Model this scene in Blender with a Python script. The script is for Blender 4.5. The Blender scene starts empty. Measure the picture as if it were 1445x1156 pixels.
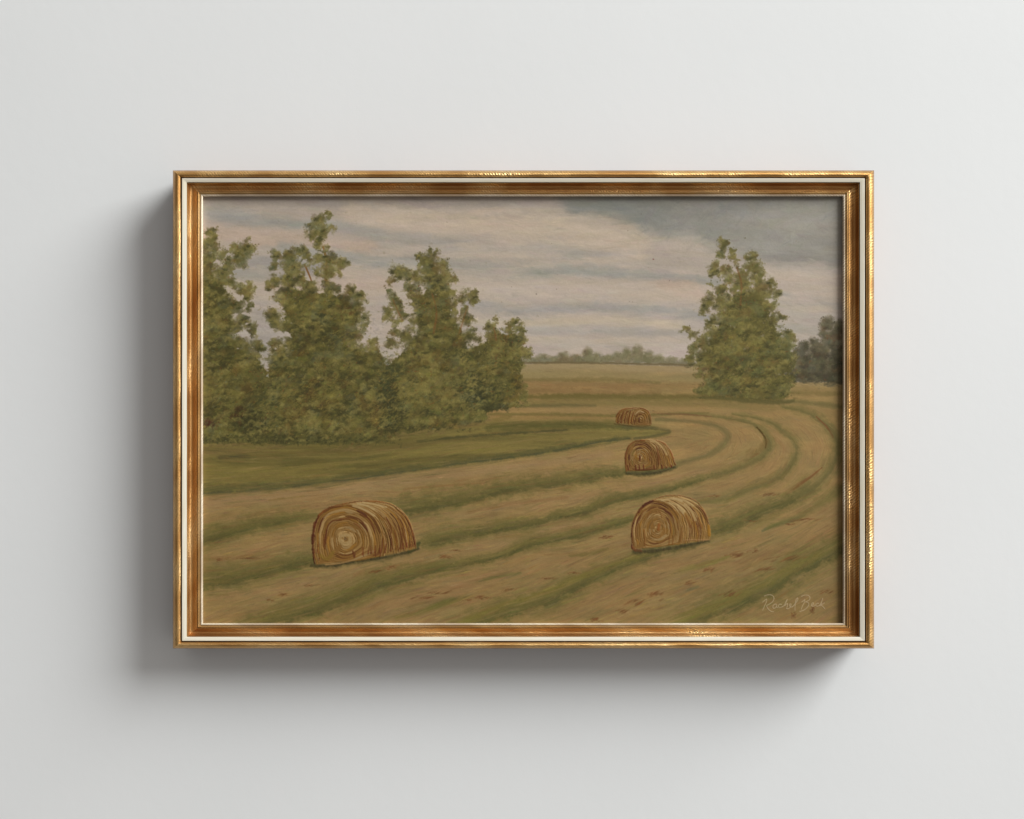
import bpy, math, time
import numpy as np

# ================================================================= camera, light, exposure
# plan: 1 unit = 1 m, the wall is the plane y = 0 and the room is on its -y side; x to the right, z up.
scene = bpy.context.scene
MM = 0.001
FRONT = 75.0                                # height of the moulding's crest above the wall, mm
CAMD = 1800.0                               # camera to crest, mm
cam_d = bpy.data.cameras.new("camera"); cam = bpy.data.objects.new("camera", cam_d)
scene.collection.objects.link(cam); scene.camera = cam
cam.location = (0, -(FRONT + CAMD) * MM, 0); cam.rotation_euler = (math.radians(90), 0, 0)
cam_d.sensor_width = 36.0; cam_d.lens = 36.0 * CAMD / 1445.0
cam_d.clip_start = .05; cam_d.clip_end = 100

world = bpy.data.worlds.new("World"); scene.world = world; world.use_nodes = True
bg = world.node_tree.nodes["Background"]
# the room: pale towards the window side (right and up), dim towards the left and the floor
_nt = world.node_tree
_tc = _nt.nodes.new("ShaderNodeTexCoord"); _dp = _nt.nodes.new("ShaderNodeVectorMath"); _dp.operation = 'DOT_PRODUCT'
_nt.links.new(_tc.outputs["Generated"], _dp.inputs[0]); _dp.inputs[1].default_value = (.78, 0, .62)
_mr = _nt.nodes.new("ShaderNodeMapRange"); _mr.interpolation_type = 'SMOOTHSTEP'; _nt.links.new(_dp.outputs["Value"], _mr.inputs[0])
_mr.inputs[1].default_value = -.75; _mr.inputs[2].default_value = .85; _mr.inputs[3].default_value = .10; _mr.inputs[4].default_value = .56
bg.inputs["Color"].default_value = (1.0, .965, .93, 1); _nt.links.new(_mr.outputs[0], bg.inputs["Strength"])

def area_lamp(name, direction, dist, size, power, color=(1, 1, 1), aim=(0.016, 0, 0)):
    d = bpy.data.lights.new(name, 'AREA'); d.shape = 'DISK'; d.size = size; d.energy = power; d.color = color
    o = bpy.data.objects.new(name, d); scene.collection.objects.link(o)
    v = np.array(direction, float); v /= np.linalg.norm(v)
    p = np.array(aim) + v * dist; o.location = p
    from mathutils import Vector
    o.rotation_euler = Vector(-v).to_track_quat('-Z', 'Y').to_euler()
    return o
area_lamp("window_softbox", (1.70, -1.0, 1.32), 11.0, 7.0, 1840, (.972, .995, 1.0))

scene.view_settings.view_transform = 'Standard'; scene.view_settings.look = 'None'
scene.view_settings.exposure = 0; scene.view_settings.gamma = 1; scene.view_settings.use_curve_mapping = False
scene.render.engine = 'CYCLES'

# ================================================================= materials
def new_mat(name):
    m = bpy.data.materials.new(name); m.use_nodes = True
    nt = m.node_tree; b = nt.nodes["Principled BSDF"]
    return m, nt, b
def N(nt, kind, **kw):
    n = nt.nodes.new(kind)
    for k, v in kw.items(): setattr(n, k, v)
    return n
def noise(nt, vec, scale, detail=3, rough=.5):
    n = N(nt, "ShaderNodeTexNoise"); n.inputs["Scale"].default_value = scale; n.inputs["Detail"].default_value = detail
    n.inputs["Roughness"].default_value = rough; nt.links.new(vec, n.inputs["Vector"]); return n
def ramp(nt, fac, stops):
    r = N(nt, "ShaderNodeValToRGB"); nt.links.new(fac, r.inputs[0]); e = r.color_ramp.elements
    while len(e) < len(stops): e.new(.5)
    for q, (p, c) in zip(e, stops): q.position = p; q.color = (*c, 1)
    return r
def maprange(nt, val, a, b, c, d):
    m = N(nt, "ShaderNodeMapRange"); nt.links.new(val, m.inputs[0])
    for i, v in zip((1, 2, 3, 4), (a, b, c, d)): m.inputs[i].default_value = v
    return m

def wall_material():
    m, nt, b = new_mat("painted_plaster")
    tc = N(nt, "ShaderNodeTexCoord"); v = tc.outputs["Object"]
    n1 = noise(nt, v, 3.0, 4); n2 = noise(nt, v, 420, 3, .6); n3 = noise(nt, v, 60, 3, .5)
    r = ramp(nt, n1.outputs[0], [(.3, (.786, .790, .782)), (.7, (.806, .808, .800))])
    nt.links.new(r.outputs[0], b.inputs["Base Color"]); b.inputs["Roughness"].default_value = .85
    b.inputs["Specular IOR Level"].default_value = .25
    bp = N(nt, "ShaderNodeBump"); bp.inputs["Strength"].default_value = .10; bp.inputs["Distance"].default_value = .0006
    nt.links.new(n2.outputs[0], bp.inputs["Height"])
    b2 = N(nt, "ShaderNodeBump"); b2.inputs["Strength"].default_value = .06; b2.inputs["Distance"].default_value = .002
    nt.links.new(n3.outputs[0], b2.inputs["Height"]); nt.links.new(bp.outputs[0], b2.inputs["Normal"])
    nt.links.new(b2.outputs[0], b.inputs["Normal"])
    return m

def gilt_material(name, base, dark, bright, tooth=1.0, rough=.36):
    """gold leaf over a red-brown ground; U runs along the rail in mm, V across it"""
    m, nt, b = new_mat(name)
    uv = N(nt, "ShaderNodeUVMap"); uv.uv_map = "along"
    sp = N(nt, "ShaderNodeSeparateXYZ"); nt.links.new(uv.outputs[0], sp.inputs[0])
    # chased diagonal tooling: short slanted cuts, strong in some stretches and rubbed away in others
    mp = N(nt, "ShaderNodeMapping"); mp.inputs["Rotation"].default_value = (0, 0, math.radians(38)); nt.links.new(uv.outputs[0], mp.inputs[0])
    wv = N(nt, "ShaderNodeTexWave", wave_type='BANDS', bands_direction='X', wave_profile='SIN')
    wv.inputs["Scale"].default_value = .10; wv.inputs["Distortion"].default_value = 5.5; wv.inputs["Detail"].default_value = 2; wv.inputs["Detail Scale"].default_value = 2.2
    nt.links.new(mp.outputs[0], wv.inputs["Vector"])
    st = N(nt, "ShaderNodeMapping"); st.inputs["Scale"].default_value = (.012, .03, 1); nt.links.new(uv.outputs[0], st.inputs[0])
    patch = noise(nt, st.outputs[0], 1.0, 2); pk = maprange(nt, patch.outputs[0], .42, .66, .08, .9)
    st2 = N(nt, "ShaderNodeMapping"); st2.inputs["Scale"].default_value = (.012, .02, 1); nt.links.new(uv.outputs[0], st2.inputs[0])
    wear = noise(nt, st2.outputs[0], 1.0, 3, .5)
    gr = noise(nt, uv.outputs[0], .9, 3, .7)
    mul = N(nt, "ShaderNodeMath", operation='MULTIPLY'); nt.links.new(wv.outputs[1], mul.inputs[0]); nt.links.new(pk.outputs[0], mul.inputs[1])
    add = N(nt, "ShaderNodeMath", operation='MULTIPLY_ADD'); nt.links.new(gr.outputs[0], add.inputs[0]); add.inputs[1].default_value = .7; nt.links.new(mul.outputs[0], add.inputs[2])
    bp = N(nt, "ShaderNodeBump"); bp.inputs["Strength"].default_value = .5 * tooth; bp.inputs["Distance"].default_value = .0016
    nt.links.new(add.outputs[0], bp.inputs["Height"]); nt.links.new(bp.outputs[0], b.inputs["Normal"])
    r = ramp(nt, wear.outputs[0], [(.22, dark), (.46, base), (.74, bright)])
    mx = N(nt, "ShaderNodeMix", data_type='RGBA', blend_type='MULTIPLY'); mx.inputs[0].default_value = .75
    r2 = ramp(nt, add.outputs[0], [(.25, (.34, .25, .18)), (.85, (1, 1, 1))])
    nt.links.new(r.outputs[0], mx.inputs[6]); nt.links.new(r2.outputs[0], mx.inputs[7])
    nt.links.new(mx.outputs[2], b.inputs["Base Color"])
    b.inputs["Metallic"].default_value = .88
    rr = maprange(nt, wear.outputs[0], .3, .7, rough + .12, rough - .06); nt.links.new(rr.outputs[0], b.inputs["Roughness"])
    return m

def cream_material(name, col):
    m, nt, b = new_mat(name)
    uv = N(nt, "ShaderNodeUVMap"); uv.uv_map = "along"
    st = N(nt, "ShaderNodeMapping"); st.inputs["Scale"].default_value = (.02, .5, 1); nt.links.new(uv.outputs[0], st.inputs[0])
    n1 = noise(nt, st.outputs[0], 1.0, 4, .6)
    c = np.array(col)
    r = ramp(nt, n1.outputs[0], [(.3, tuple(c * (.90, .86, .76))), (.62, tuple(c))])
    nt.links.new(r.outputs[0], b.inputs["Base Color"]); b.inputs["Roughness"].default_value = .42
    gr = noise(nt, uv.outputs[0], .8, 3, .7)
    bp = N(nt, "ShaderNodeBump"); bp.inputs["Strength"].default_value = .12; bp.inputs["Distance"].default_value = .0005
    nt.links.new(gr.outputs[0], bp.inputs["Height"]); nt.links.new(bp.outputs[0], b.inputs["Normal"])
    return m

GILT = gilt_material("worn_gilding", (.86, .51, .18), (.70, .36, .11), (.95, .68, .33), 1.0, .32)
GILT_COVE = gilt_material("worn_gilding_in_the_hollow", (.84, .48, .17), (.66, .32, .10), (.95, .70, .36), 1.0, .33)
GILT_LIP = gilt_material("smooth_gilding", (.86, .55, .22), (.66, .33, .10), (.96, .70, .38), .15, .34)
GROUND = gilt_material("red_brown_ground", (.22, .085, .025), (.10, .035, .012), (.34, .15, .05), .3, .45)
CREAM = cream_material("cream_gesso", (.83, .775, .65))
LIPWHITE = gilt_material("pale_gilding", (.90, .77, .58), (.80, .62, .42), (.98, .88, .72), .1, .38)
LIPWHITE.node_tree.nodes["Principled BSDF"].inputs["Metallic"].default_value = .3

# ================================================================= the wall
def link_mesh(name, verts, faces, mat, parent=None, smooth=False, uvs=None, mats=None, midx=None):
    me = bpy.data.meshes.new(name); me.from_pydata(verts, [], faces); me.update()
    for mt in (mats or [mat]): me.materials.append(mt)
    if uvs is not None:
        ul = me.uv_layers.new(name="along")
        for l in me.loops: ul.data[l.index].uv = uvs[l.vertex_index]
    if midx is not None: me.polygons.foreach_set("material_index", midx)
    if smooth: me.polygons.foreach_set("use_smooth", [True] * len(me.polygons))
    o = bpy.data.objects.new(name, me); scene.collection.objects.link(o)
    if parent is not None: o.parent = parent
    return o
W, D = 2.6, .10
wall = link_mesh("wall", [(x, y, z) for y in (0, D) for x, z in ((-W, -W), (W, -W), (W, W), (-W, W))],
                 [(0, 1, 2, 3), (7, 6, 5, 4), (4, 5, 1, 0), (5, 6, 2, 1), (6, 7, 3, 2), (7, 4, 0, 3)], wall_material())
wall['kind'] = 'structure'
# ---------------------------------------------------------------- the oil painting
# Everything on the canvas is worked out here stroke by stroke; coordinates are millimetres on the wall plan
# (x to the right, y downwards), the canvas spans PX0..PX1, PY0..PY1.
PX0, PX1, PY0, PY1 = 281.0, 1194.0, 272.0, 885.0
PS = 1.5                                    # samples per millimetre
PW = int((PX1 - PX0) * PS) + 1
PH = int((PY1 - PY0) * PS) + 1
rng = np.random.default_rng(7)

def vnoise(cell_x, cell_y, seed=0):
    r = np.random.default_rng(1000 + seed)
    gx = int(PW / (cell_x * PS)) + 3; gy = int(PH / (cell_y * PS)) + 3
    g = r.random((gy, gx)).astype(np.float32)
    x = np.arange(PW, dtype=np.float32) / (cell_x * PS); y = np.arange(PH, dtype=np.float32) / (cell_y * PS)
    xi = x.astype(int); yi = y.astype(int)
    fx = x - xi; fy = y - yi
    fx = fx * fx * (3 - 2 * fx); fy = fy * fy * (3 - 2 * fy)
    a = g[yi][:, xi]; b = g[yi][:, xi + 1]; c = g[yi + 1][:, xi]; d = g[yi + 1][:, xi + 1]
    return (a * (1 - fx) + b * fx) * (1 - fy[:, None]) + (c * (1 - fx) + d * fx) * fy[:, None]

def fbm(cx, cy, n=3, seed=0):
    s = 0; w = 1; t = 0
    for k in range(n):
        s = s + w * vnoise(cx / 2 ** k, cy / 2 ** k, seed * 17 + k); t += w; w *= .55
    return s / t

def C(r, g, b): return np.array([r, g, b], np.float32) / 255.0
def sstep(a, b, x):
    t = np.clip((x - a) / (b - a), 0, 1); return t * t * (3 - 2 * t)

rgb = np.zeros((PH, PW, 3), np.float32)
hgt = np.zeros((PH, PW), np.float32)
GX = (PX0 + np.arange(PW, dtype=np.float32) / PS)[None, :].repeat(PH, 0)
GY = (PY0 + np.arange(PH, dtype=np.float32) / PS)[:, None].repeat(PW, 1)

def spline(pts, step=3.0):
    """Catmull-Rom through rows of any width; first two columns are x, y"""
    p = np.array(pts, np.float32)
    p = np.vstack([2 * p[0] - p[1], p, 2 * p[-1] - p[-2]])
    out = []
    for i in range(1, len(p) - 2):
        L = np.hypot(*(p[i + 1, :2] - p[i, :2])); n = max(1, int(L / step))
        t = (np.arange(n) / n)[:, None]
        out.append(.5 * (2 * p[i] + (p[i + 1] - p[i - 1]) * t + (2 * p[i - 1] - 5 * p[i] + 4 * p[i + 1] - p[i + 2]) * t * t
                         + (3 * p[i] - p[i - 1] - 3 * p[i + 1] + p[i + 2]) * t ** 3))
    out.append(p[-2][None])
    return np.vstack(out)

def window(x0, x1, y0, y1):
    i0 = max(0, int((x0 - PX0) * PS)); i1 = min(PW, int((x1 - PX0) * PS) + 2)
    j0 = max(0, int((y0 - PY0) * PS)); j1 = min(PH, int((y1 - PY0) * PS) + 2)
    return i0, i1, j0, j1

def lay(sl, col, a, h=0.0):
    rgb[sl] += (col - rgb[sl]) * a[..., None]
    if h: hgt[sl] = hgt[sl] * (1 - a * .6) + h * a

warpA = (fbm(14, 7, 3, 3) - .5); warpB = (fbm(5, 4, 2, 4) - .5); warpC = (vnoise(2.2, 1.6, 77) - .5)

def band(pts, col, op=1.0, soft=.5, rag=1.0, step=3.0, h=0.0, wscale=1.0):
    """soft-edged ribbon along a spline of (x, y, halfwidth), edges broken up by the noise fields"""
    s = spline(pts, step)
    m = float(s[:, 2].max()) * 1.6 * wscale + 4
    for k in range(len(s) - 1):
        pass
    x0, x1 = s[:, 0].min() - m, s[:, 0].max() + m
    y0, y1 = s[:, 1].min() - m, s[:, 1].max() + m
    i0, i1, j0, j1 = window(x0, x1, y0, y1)
    if i1 <= i0 or j1 <= j0: return
    D = np.full((j1 - j0, i1 - i0), 9.0, np.float32)
    for k in range(len(s) - 1):
        ax, ay, aw = s[k, :3]; bx, by, bw = s[k + 1, :3]
        a0, a1, b0, b1 = window(min(ax, bx) - m, max(ax, bx) + m, min(ay, by) - m, max(ay, by) + m)
        a0 = max(a0, i0); a1 = min(a1, i1); b0 = max(b0, j0); b1 = min(b1, j1)
        if a1 <= a0 or b1 <= b0: continue
        X = GX[b0:b1, a0:a1]; Y = GY[b0:b1, a0:a1]
        dx, dy = bx - ax, by - ay; L2 = dx * dx + dy * dy + 1e-6
        t = np.clip(((X - ax) * dx + (Y - ay) * dy) / L2, 0, 1)
        d = np.hypot(X - ax - t * dx, Y - ay - t * dy) / np.maximum((aw + (bw - aw) * t) * wscale, .3)
        v = D[b0 - j0:b1 - j0, a0 - i0:a1 - i0]
        np.minimum(v, d, out=v)
    sl = (slice(j0, j1), slice(i0, i1))
    D = D + rag * (warpA[sl] * .9 + warpB[sl] * .7 + warpC[sl] * .3)
    a = op * (1 - sstep(1 - soft, 1 + soft, D))
    lay(sl, col, a, h)

def poly_mask(pts):
    p = np.array(pts, np.float32)
    m = np.zeros((PH, PW), bool)
    n = len(p)
    for k in range(n):
        x1, y1 = p[k]; x2, y2 = p[(k + 1) % n]
        if y1 == y2: continue
        c = (GY > min(y1, y2)) & (GY <= max(y1, y2)) & (GX < (x2 - x1) * (GY - y1) / (y2 - y1) + x1)
        m ^= c
    return m

def blur(a, r):
    r = max(1, int(r * PS)); a = a.astype(np.float32)
    for _ in range(2):
        for ax in (0, 1):
            pad = [(0, 0), (0, 0)]; pad[ax] = (r + 1, r)
            c = np.cumsum(np.pad(a, pad, mode='edge'), axis=ax, dtype=np.float64)
            n = a.shape[ax]
            if ax == 0: a = ((c[2 * r + 1:2 * r + 1 + n] - c[:n]) / (2 * r + 1)).astype(np.float32)
            else: a = ((c[:, 2 * r + 1:2 * r + 1 + n] - c[:, :n]) / (2 * r + 1)).astype(np.float32)
    return a

BR = np.random.default_rng(5).random((64, 256)).astype(np.float32)      # bristle tracks
BR = .5 * BR + .5 * np.roll(BR, 1, 1)

def stroke(x, y, ang, L, W, col, op=.8, bend=0.0, h=.5, rough=.55, sharp=.25):
    """one loaded brush mark: bristle tracks run along it, it thins out towards the end"""
    R = (L * .5 + W) + 1
    i0, i1, j0, j1 = window(x - R, x + R, y - R, y + R)
    if i1 - i0 < 2 or j1 - j0 < 2: return
    sl = (slice(j0, j1), slice(i0, i1))
    X = GX[sl] - x; Y = GY[sl] - y
    c, s = math.cos(ang), math.sin(ang)
    u = (X * c + Y * s) / (L * .5); v = (-X * s + Y * c)
    v = (v - bend * L * .25 * (u * u - .5)) / (W * .5)
    end = 1 - sstep(1 - sharp, 1.0, np.abs(u + .12 * np.sin(v * 3 + x)))
    side = 1 - sstep(.7, 1.05, np.abs(v))
    row = int(x * 7 + y * 3) & 63
    tr = BR[row][np.clip(((v * .5 + .5) * W * 2.2 + (int(y * 5) & 127)).astype(int), 0, 255)]
    dry = np.clip(1.25 - rough * tr - .45 * rough * (u + 1), 0, 1)
    a = np.clip(op * end * side * dry, 0, 1)
    lay(sl, col * (1 + (tr - .5)[..., None] * .10), a)
    e = (.35 + .65 * tr) * h
    hgt[sl] += (e - hgt[sl]) * a * .75

def pick(x, y):
    i = min(PW - 1, max(0, int((x - PX0) * PS))); j = min(PH - 1, max(0, int((y - PY0) * PS)))
    return rgb[j, i].copy()

# ------------------------------------------------------------------ sky
t = np.clip((GY - 275) / 240, 0, 1)[..., None]
rgb[:] = C(168, 154, 139) * (1 - t) + C(172, 159, 145) * t
LGT = C(185, 167, 146); GRY = C(151, 146, 136); BLG = C(141, 139, 131); PNK = C(182, 158, 138); CRM = C(186, 170, 146); GRN = C(120, 121, 111)
def sky(pts, col, op, soft=.7, rag=1.2): band(pts, col, op, soft, rag, step=12)
sky([(281,282,10),(400,284,9),(520,290,8),(640,286,10),(760,280,8)], C(152,141,131), .55)
sky([(281,296,6),(340,304,8),(400,314,8),(470,318,7),(540,330,6)], GRY, .75)
sky([(300,306,5),(360,314,6),(420,320,5)], BLG, .5)
sky([(281,330,12),(360,334,12),(450,345,12),(520,352,12)], PNK, .6)
sky([(500,300,14),(600,312,16),(720,318,18),(830,330,18),(900,345,16)], LGT, .8)
sky([(470,322,6),(560,334,9),(640,345,9),(720,352,7),(820,362,5)], C(158,150,140), .75)
sky([(400,350,8),(480,362,9),(560,370,9),(640,376,10),(720,382,10),(800,380,9),(880,386,7),(960,392,6),(1010,398,6)], GRY, .85)
sky([(640,386,5),(740,390,6),(800,384,5),(880,388,3)], BLG, .5)
sky([(680,350,5),(760,352,6),(860,360,4)], C(155,149,140), .45)
sky([(350,368,7),(400,372,8),(460,376,8)], C(140,136,132), .6)
sky([(380,398,9),(460,402,10),(540,404,10)], PNK, .55)
sky([(330,385,7),(372,392,7),(430,392,6)], BLG, .45)
sky([(650,410,12),(760,410,14),(860,406,12),(980,414,12)], C(180,164,147), .8)
sky([(940,400,8),(980,410,9),(1005,425,8)], C(186,160,140), .6)
sky([(660,432,7),(760,436,6),(860,434,6),(960,442,6),(1010,450,5)], C(150,145,137), .75)
sky([(520,420,12),(560,440,14),(660,455,10)], C(170,156,144), .6)
sky([(640,452,6),(740,456,6),(860,452,5),(960,460,5)], CRM, .7)
sky([(700,468,5),(800,466,6),(900,468,5),(980,472,5)], C(164,156,146), .6)
sky([(700,485,8),(800,483,8),(900,486,8),(980,490,8)], C(181,167,152), .75)
sky([(740,498,7),(860,500,8),(980,502,7)], C(180,163,150), .7)
sky([(370,430,12),(372,470,14),(378,520,14)], C(160,150,139), .8)
sky([(526,430,18),(528,470,18),(510,500,14)], C(167,154,142), .7)
# the dark cloud at the upper right, its edge running down to the tall tree
dk = poly_mask([(770,272),(790,285),(802,302),(830,306),(862,303),(885,312),(905,325),(930,334),(962,333),(985,336),(1000,345),(1015,352),(1040,358),(1075,368),(1110,373),(1194,378),(1194,272)])
dkb = blur(dk, 6) ; dkb = np.clip(dkb + (warpA * .5 + warpB * .3) * (4 * dkb * (1 - dkb)), 0, 1)
dcol = C(141,136,126) + (fbm(70, 28, 3, 21)[..., None] - .5) * .05
gg = np.exp(-(((GX - 870) / 90) ** 2 + ((GY - 300) / 28) ** 2))[..., None]
dcol = dcol * (1 - .75 * gg) + C(122,123,114) * .75 * gg
gg = np.exp(-(((GX - 1130) / 70) ** 2 + ((GY - 315) / 22) ** 2))[..., None]
dcol = dcol * (1 - .6 * gg) + C(152,146,135) * .6 * gg
rgb[:] = rgb + (dcol - rgb) * dkb[..., None]
sky([(940,333,4),(968,331,5),(988,337,5),(1006,347,5)], C(158,151,138), .8, .6)
sky([(810,308,8),(850,312,10),(900,330,9)], C(166,152,134), .55)
sky([(1090,392,14),(1140,398,16),(1194,402,15)], C(178,162,145), .85)
sky([(1090,418,6),(1140,424,9),(1194,432,9)], C(150,145,139), .8)
sky([(1100,440,9),(1150,446,9),(1194,452,8)], C(172,160,148), .7)
sky([(1100,462,6),(1160,468,6)], C(152,146,136), .6)
sky([(1090,376,5),(1140,378,6),(1194,381,5)], C(160,149,138), .5)
rgb[:] += (fbm(60, 9, 4, 31)[..., None] - .5) * .07 + (fbm(150, 14, 3, 33)[..., None] - .5) * np.array([.05, .04, .03], np.float32)
rgb[..., 2] -= (fbm(30, 8, 3, 32) - .5) * .03

lift = sstep(.48, .72, fbm(110, 16, 4, 35))[..., None] * (1 - dkb[..., None]) * sstep(296, 330, GY)[..., None]
rgb[:] += (C(184,166,146) - rgb) * lift * .55
def sky_pass(n, L, W, op, j):
    for _ in range(n):
        x = rng.uniform(PX0, PX1); y = rng.uniform(PY0, 520)
        c = pick(x, y) * (1 + rng.normal(0, j)) + rng.normal(0, j * .22, 3)
        a = rng.normal(.07, .16)
        if y < 350 and x > 900: a = rng.normal(-.2, .7)
        stroke(x, y, a, L * rng.uniform(.6, 1.5), W * rng.uniform(.6, 1.4), c, op, rng.normal(0, .12), h=rng.uniform(.25, .6), rough=.7, sharp=.6)
sky_pass(1700, 34, 7, .5, .028)
sky_pass(3000, 20, 3.0, .45, .036)
for _ in range(16):                                    # stray specks in the sky paint
    stroke(rng.uniform(560, 980), rng.uniform(300, 500), rng.uniform(0, 3), rng.uniform(1, 2), rng.uniform(.8,1.2), C(95,75,62), .7)
stroke(922,366,.2,2.4,1.8,C(105,45,45),.9); stroke(757,415,.1,2,1.6,C(60,50,48),.9)

# ------------------------------------------------------------------ field
hill = [(281,520),(700,520),(720,518),(762,512),(824,511),(865,514),(930,516),(985,517),(1080,522),(1125,540),(1194,539),(1194,900),(281,900)]
hm = np.clip(blur(poly_mask(hill), .8), 0, 1)
t = np.clip((GY - 511) / 374, 0, 1)
base = C(146,126,88) * (1 - sstep(0, .12, t))[..., None] + C(142,116,71) * sstep(0, .12, t)[..., None]
base = base * (1 - .06 * sstep(.3, 1, t)[..., None])
base = base + (fbm(90, 16, 4, 41)[..., None] - .5) * np.array([.10, .085, .05], np.float32)
base = base + (fbm(26, 5, 3, 43)[..., None] - .5) * np.array([.09, .07, .04], np.float32)
base[..., 0] += (fbm(50, 12, 3, 42) - .5) * .05
rgb[:] = rgb + (base - rgb) * hm[..., None]
RED = C(122,84,46); PINK = C(147,118,78); OLV = C(112,98,48); GR = C(91,83,36); DGR = C(69,68,34); LOL = C(118,104,54); YL = C(148,122,72)
def B(p, c, op=.9, soft=.5, rag=1.0, **k): band(p, c, op, soft, rag, **k)
# distant field bands
B([(700,518,4),(800,516,4),(900,520,4),(1000,522,4)], C(154,133,95), .6, .8)
B([(740,530,5),(820,528,5),(900,532,5),(985,534,5)], C(134,118,76), .6, .8)
B([(735,542,4),(800,542,5),(880,545,4),(985,545,4)], C(130,98,58), .4, .95, 1.8)
B([(738,552,4),(800,552,4),(860,556,3),(930,556,3)], C(118,92,54), .5, .95, 1.8)
B([(735,536,2),(850,536,3),(930,540,2)], C(105,92,50), .5, .8)
B([(735,560,3),(830,560,4),(900,561,4),(985,561,4),(1100,566,5)], C(98,86,42), .85, .7)
B([(740,568,5),(860,569,6),(985,570,6),(1090,575,5)], C(120,103,58), .7, .8)
B([(730,573,2),(780,573,3),(840,573,2)], C(92,84,48), .7, .8)
B([(745,579,3),(820,578,4),(900,577,4),(1040,580,4)], C(146,119,74), .7, .8)
B([(690,585,2),(760,585,2.5),(860,587,2.5),(930,585,1.5),(1000,583,1.5)], C(100,88,44), .7, .7)
B([(690,590,3),(760,590,3),(860,591,2.5)], C(138,110,64), .7, .8)
B([(1125,542,3),(1194,542,3)], C(150,128,86), .7, .8)
B([(1120,554,3),(1160,556,3),(1194,556,3)], C(112,96,52), .6, .8)
B([(1100,565,3),(1145,569,3),(1194,575,4)], C(100,90,50), .7, .8)
B([(1060,572,5),(1120,578,6),(1194,590,8)], C(132,108,64), .6, .8)
# green meadow under the trees
md = poly_mask([(270,620),(400,622),(560,612),(640,596),(690,596),(720,594),(803,593),(865,594),(920,601),(948,609),(943,613),(922,616),(889,620),(853,625),(812,634),(760,642),(707,649),(645,658),(561,668),(508,677),(446,685),(384,692),(270,699)])
mdb = blur(md, 3.0); mdb = np.clip(mdb + (warpA*.8+warpB*.4) * 4 * mdb * (1 - mdb), 0, 1)
mc = C(110,97,50) + (fbm(90, 6, 4, 51)[..., None] - .5) * np.array([.20,.17,.10], np.float32)
rgb[:] = rgb + (mc - rgb) * mdb[..., None]
B([(270,634,3),(400,640,3),(560,630,4),(700,612,3),(800,606,3)], C(98,84,44), .7, .8)
B([(590,623,1.2),(640,618,1.5),(700,613,1.5),(800,607,1.2)], C(64,62,34), .6, .9, 2.2)
B([(690,603,4),(760,600,4),(830,600,4),(890,603,3)], C(82,77,37), .65, .9, 1.6)
B([(281,662,6),(400,664,5),(500,650,5),(600,640,4),(720,632,4)], C(122,107,54), .7, .8)
B([(310,646,3),(350,644,3)], C(76,68,40), .6, .8)
B([(400,652,3),(500,648,2),(560,640,2)], C(84,76,38), .5, .8)
B([(640,632,3),(700,625,4),(800,617,4),(880,612,3)], C(122,106,56), .7, .8)
B([(281,674,3),(400,672,3),(500,661,2)], C(126,110,56), .5, .9)
B([(281,640,4),(340,636,4)], C(116,96,56), .6, .9)
B([(640,603,3),(690,596,3),(720,588,3)], C(118,100,52), .7, .8)
B([(270,692,5),(384,686,4),(446,680,4),(508,672,4),(561,664,4),(645,652,4),(707,645,4),(760,637,4),(812,629,3),(853,622,2.5),(889,618,2)], C(84,79,44), .75, .8, 1.8)
B([(281,697,1.3),(384,690,1.3),(508,675,1.2),(645,655,1.3),(760,640,1.3),(853,623,1.2),(889,619,1)], C(62,64,42), .5, .9, 2.2)
B([(880,603,3),(920,604,2.5),(946,609,2),(922,615,2),(895,619,1.5)], C(86,78,44), .8, .6)
# mown hay between the rows, in lighter and redder tones
B([(281,712,7),(384,702,7),(500,690,7),(620,672,7),(760,655,6),(860,640,5)], C(146,117,80), .55, .9)
B([(281,735,5),(400,722,6),(520,705,6),(700,680,6),(860,655,5)], C(141,108,68), .55, .9)
B([(570,690,1.2),(620,686,1.6),(680,682,1)], RED, .5, .8)
B([(380,706,1.2),(430,700,1.2)], C(112,92,44), .6, .8)
B([(600,735,6),(700,716,6),(820,700,6),(930,680,5),(1010,662,4)], C(143,113,74), .55, .9)
B([(660,722,2),(720,712,3),(800,702,2)], C(120,86,52), .4, .9)
B([(300,785,7),(400,765,7),(440,755,6)], C(145,116,72), .6, .9)
B([(281,790,2),(330,786,2),(380,783,1.5)], RED, .5, .9)
B([(300,840,8),(400,830,8),(520,806,7),(640,782,7),(760,752,6),(860,725,5)], C(145,115,76), .5, .9)
B([(500,812,2),(552,800,3),(600,794,2)], RED, .45, .9)
B([(400,870,6),(520,858,7),(640,830,8),(760,800,8),(860,775,6)], C(140,108,68), .5, .9)
B([(950,655,6),(1000,650,6),(1040,630,6),(1040,612,4),(1000,600,2)], C(146,117,72), .45, .9)
B([(1090,680,8),(1140,650,8),(1150,620,7),(1120,595,5)], C(146,116,72), .5, .9)
B([(1000,690,5),(1060,675,6),(1095,650,6),(1105,630,6),(1095,610,4)], C(142,112,70), .5, .9)
B([(780,870,10),(880,830,10),(1000,780,10),(1100,750,9),(1170,720,8)], C(136,107,66), .5, .9)
B([(1040,800,6),(1110,775,7),(1180,750,6)], C(124,92,54), .4, .9)
B([(1100,870,10),(1150,850,10),(1190,830,8)], C(128,100,58), .5, .9)
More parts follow.
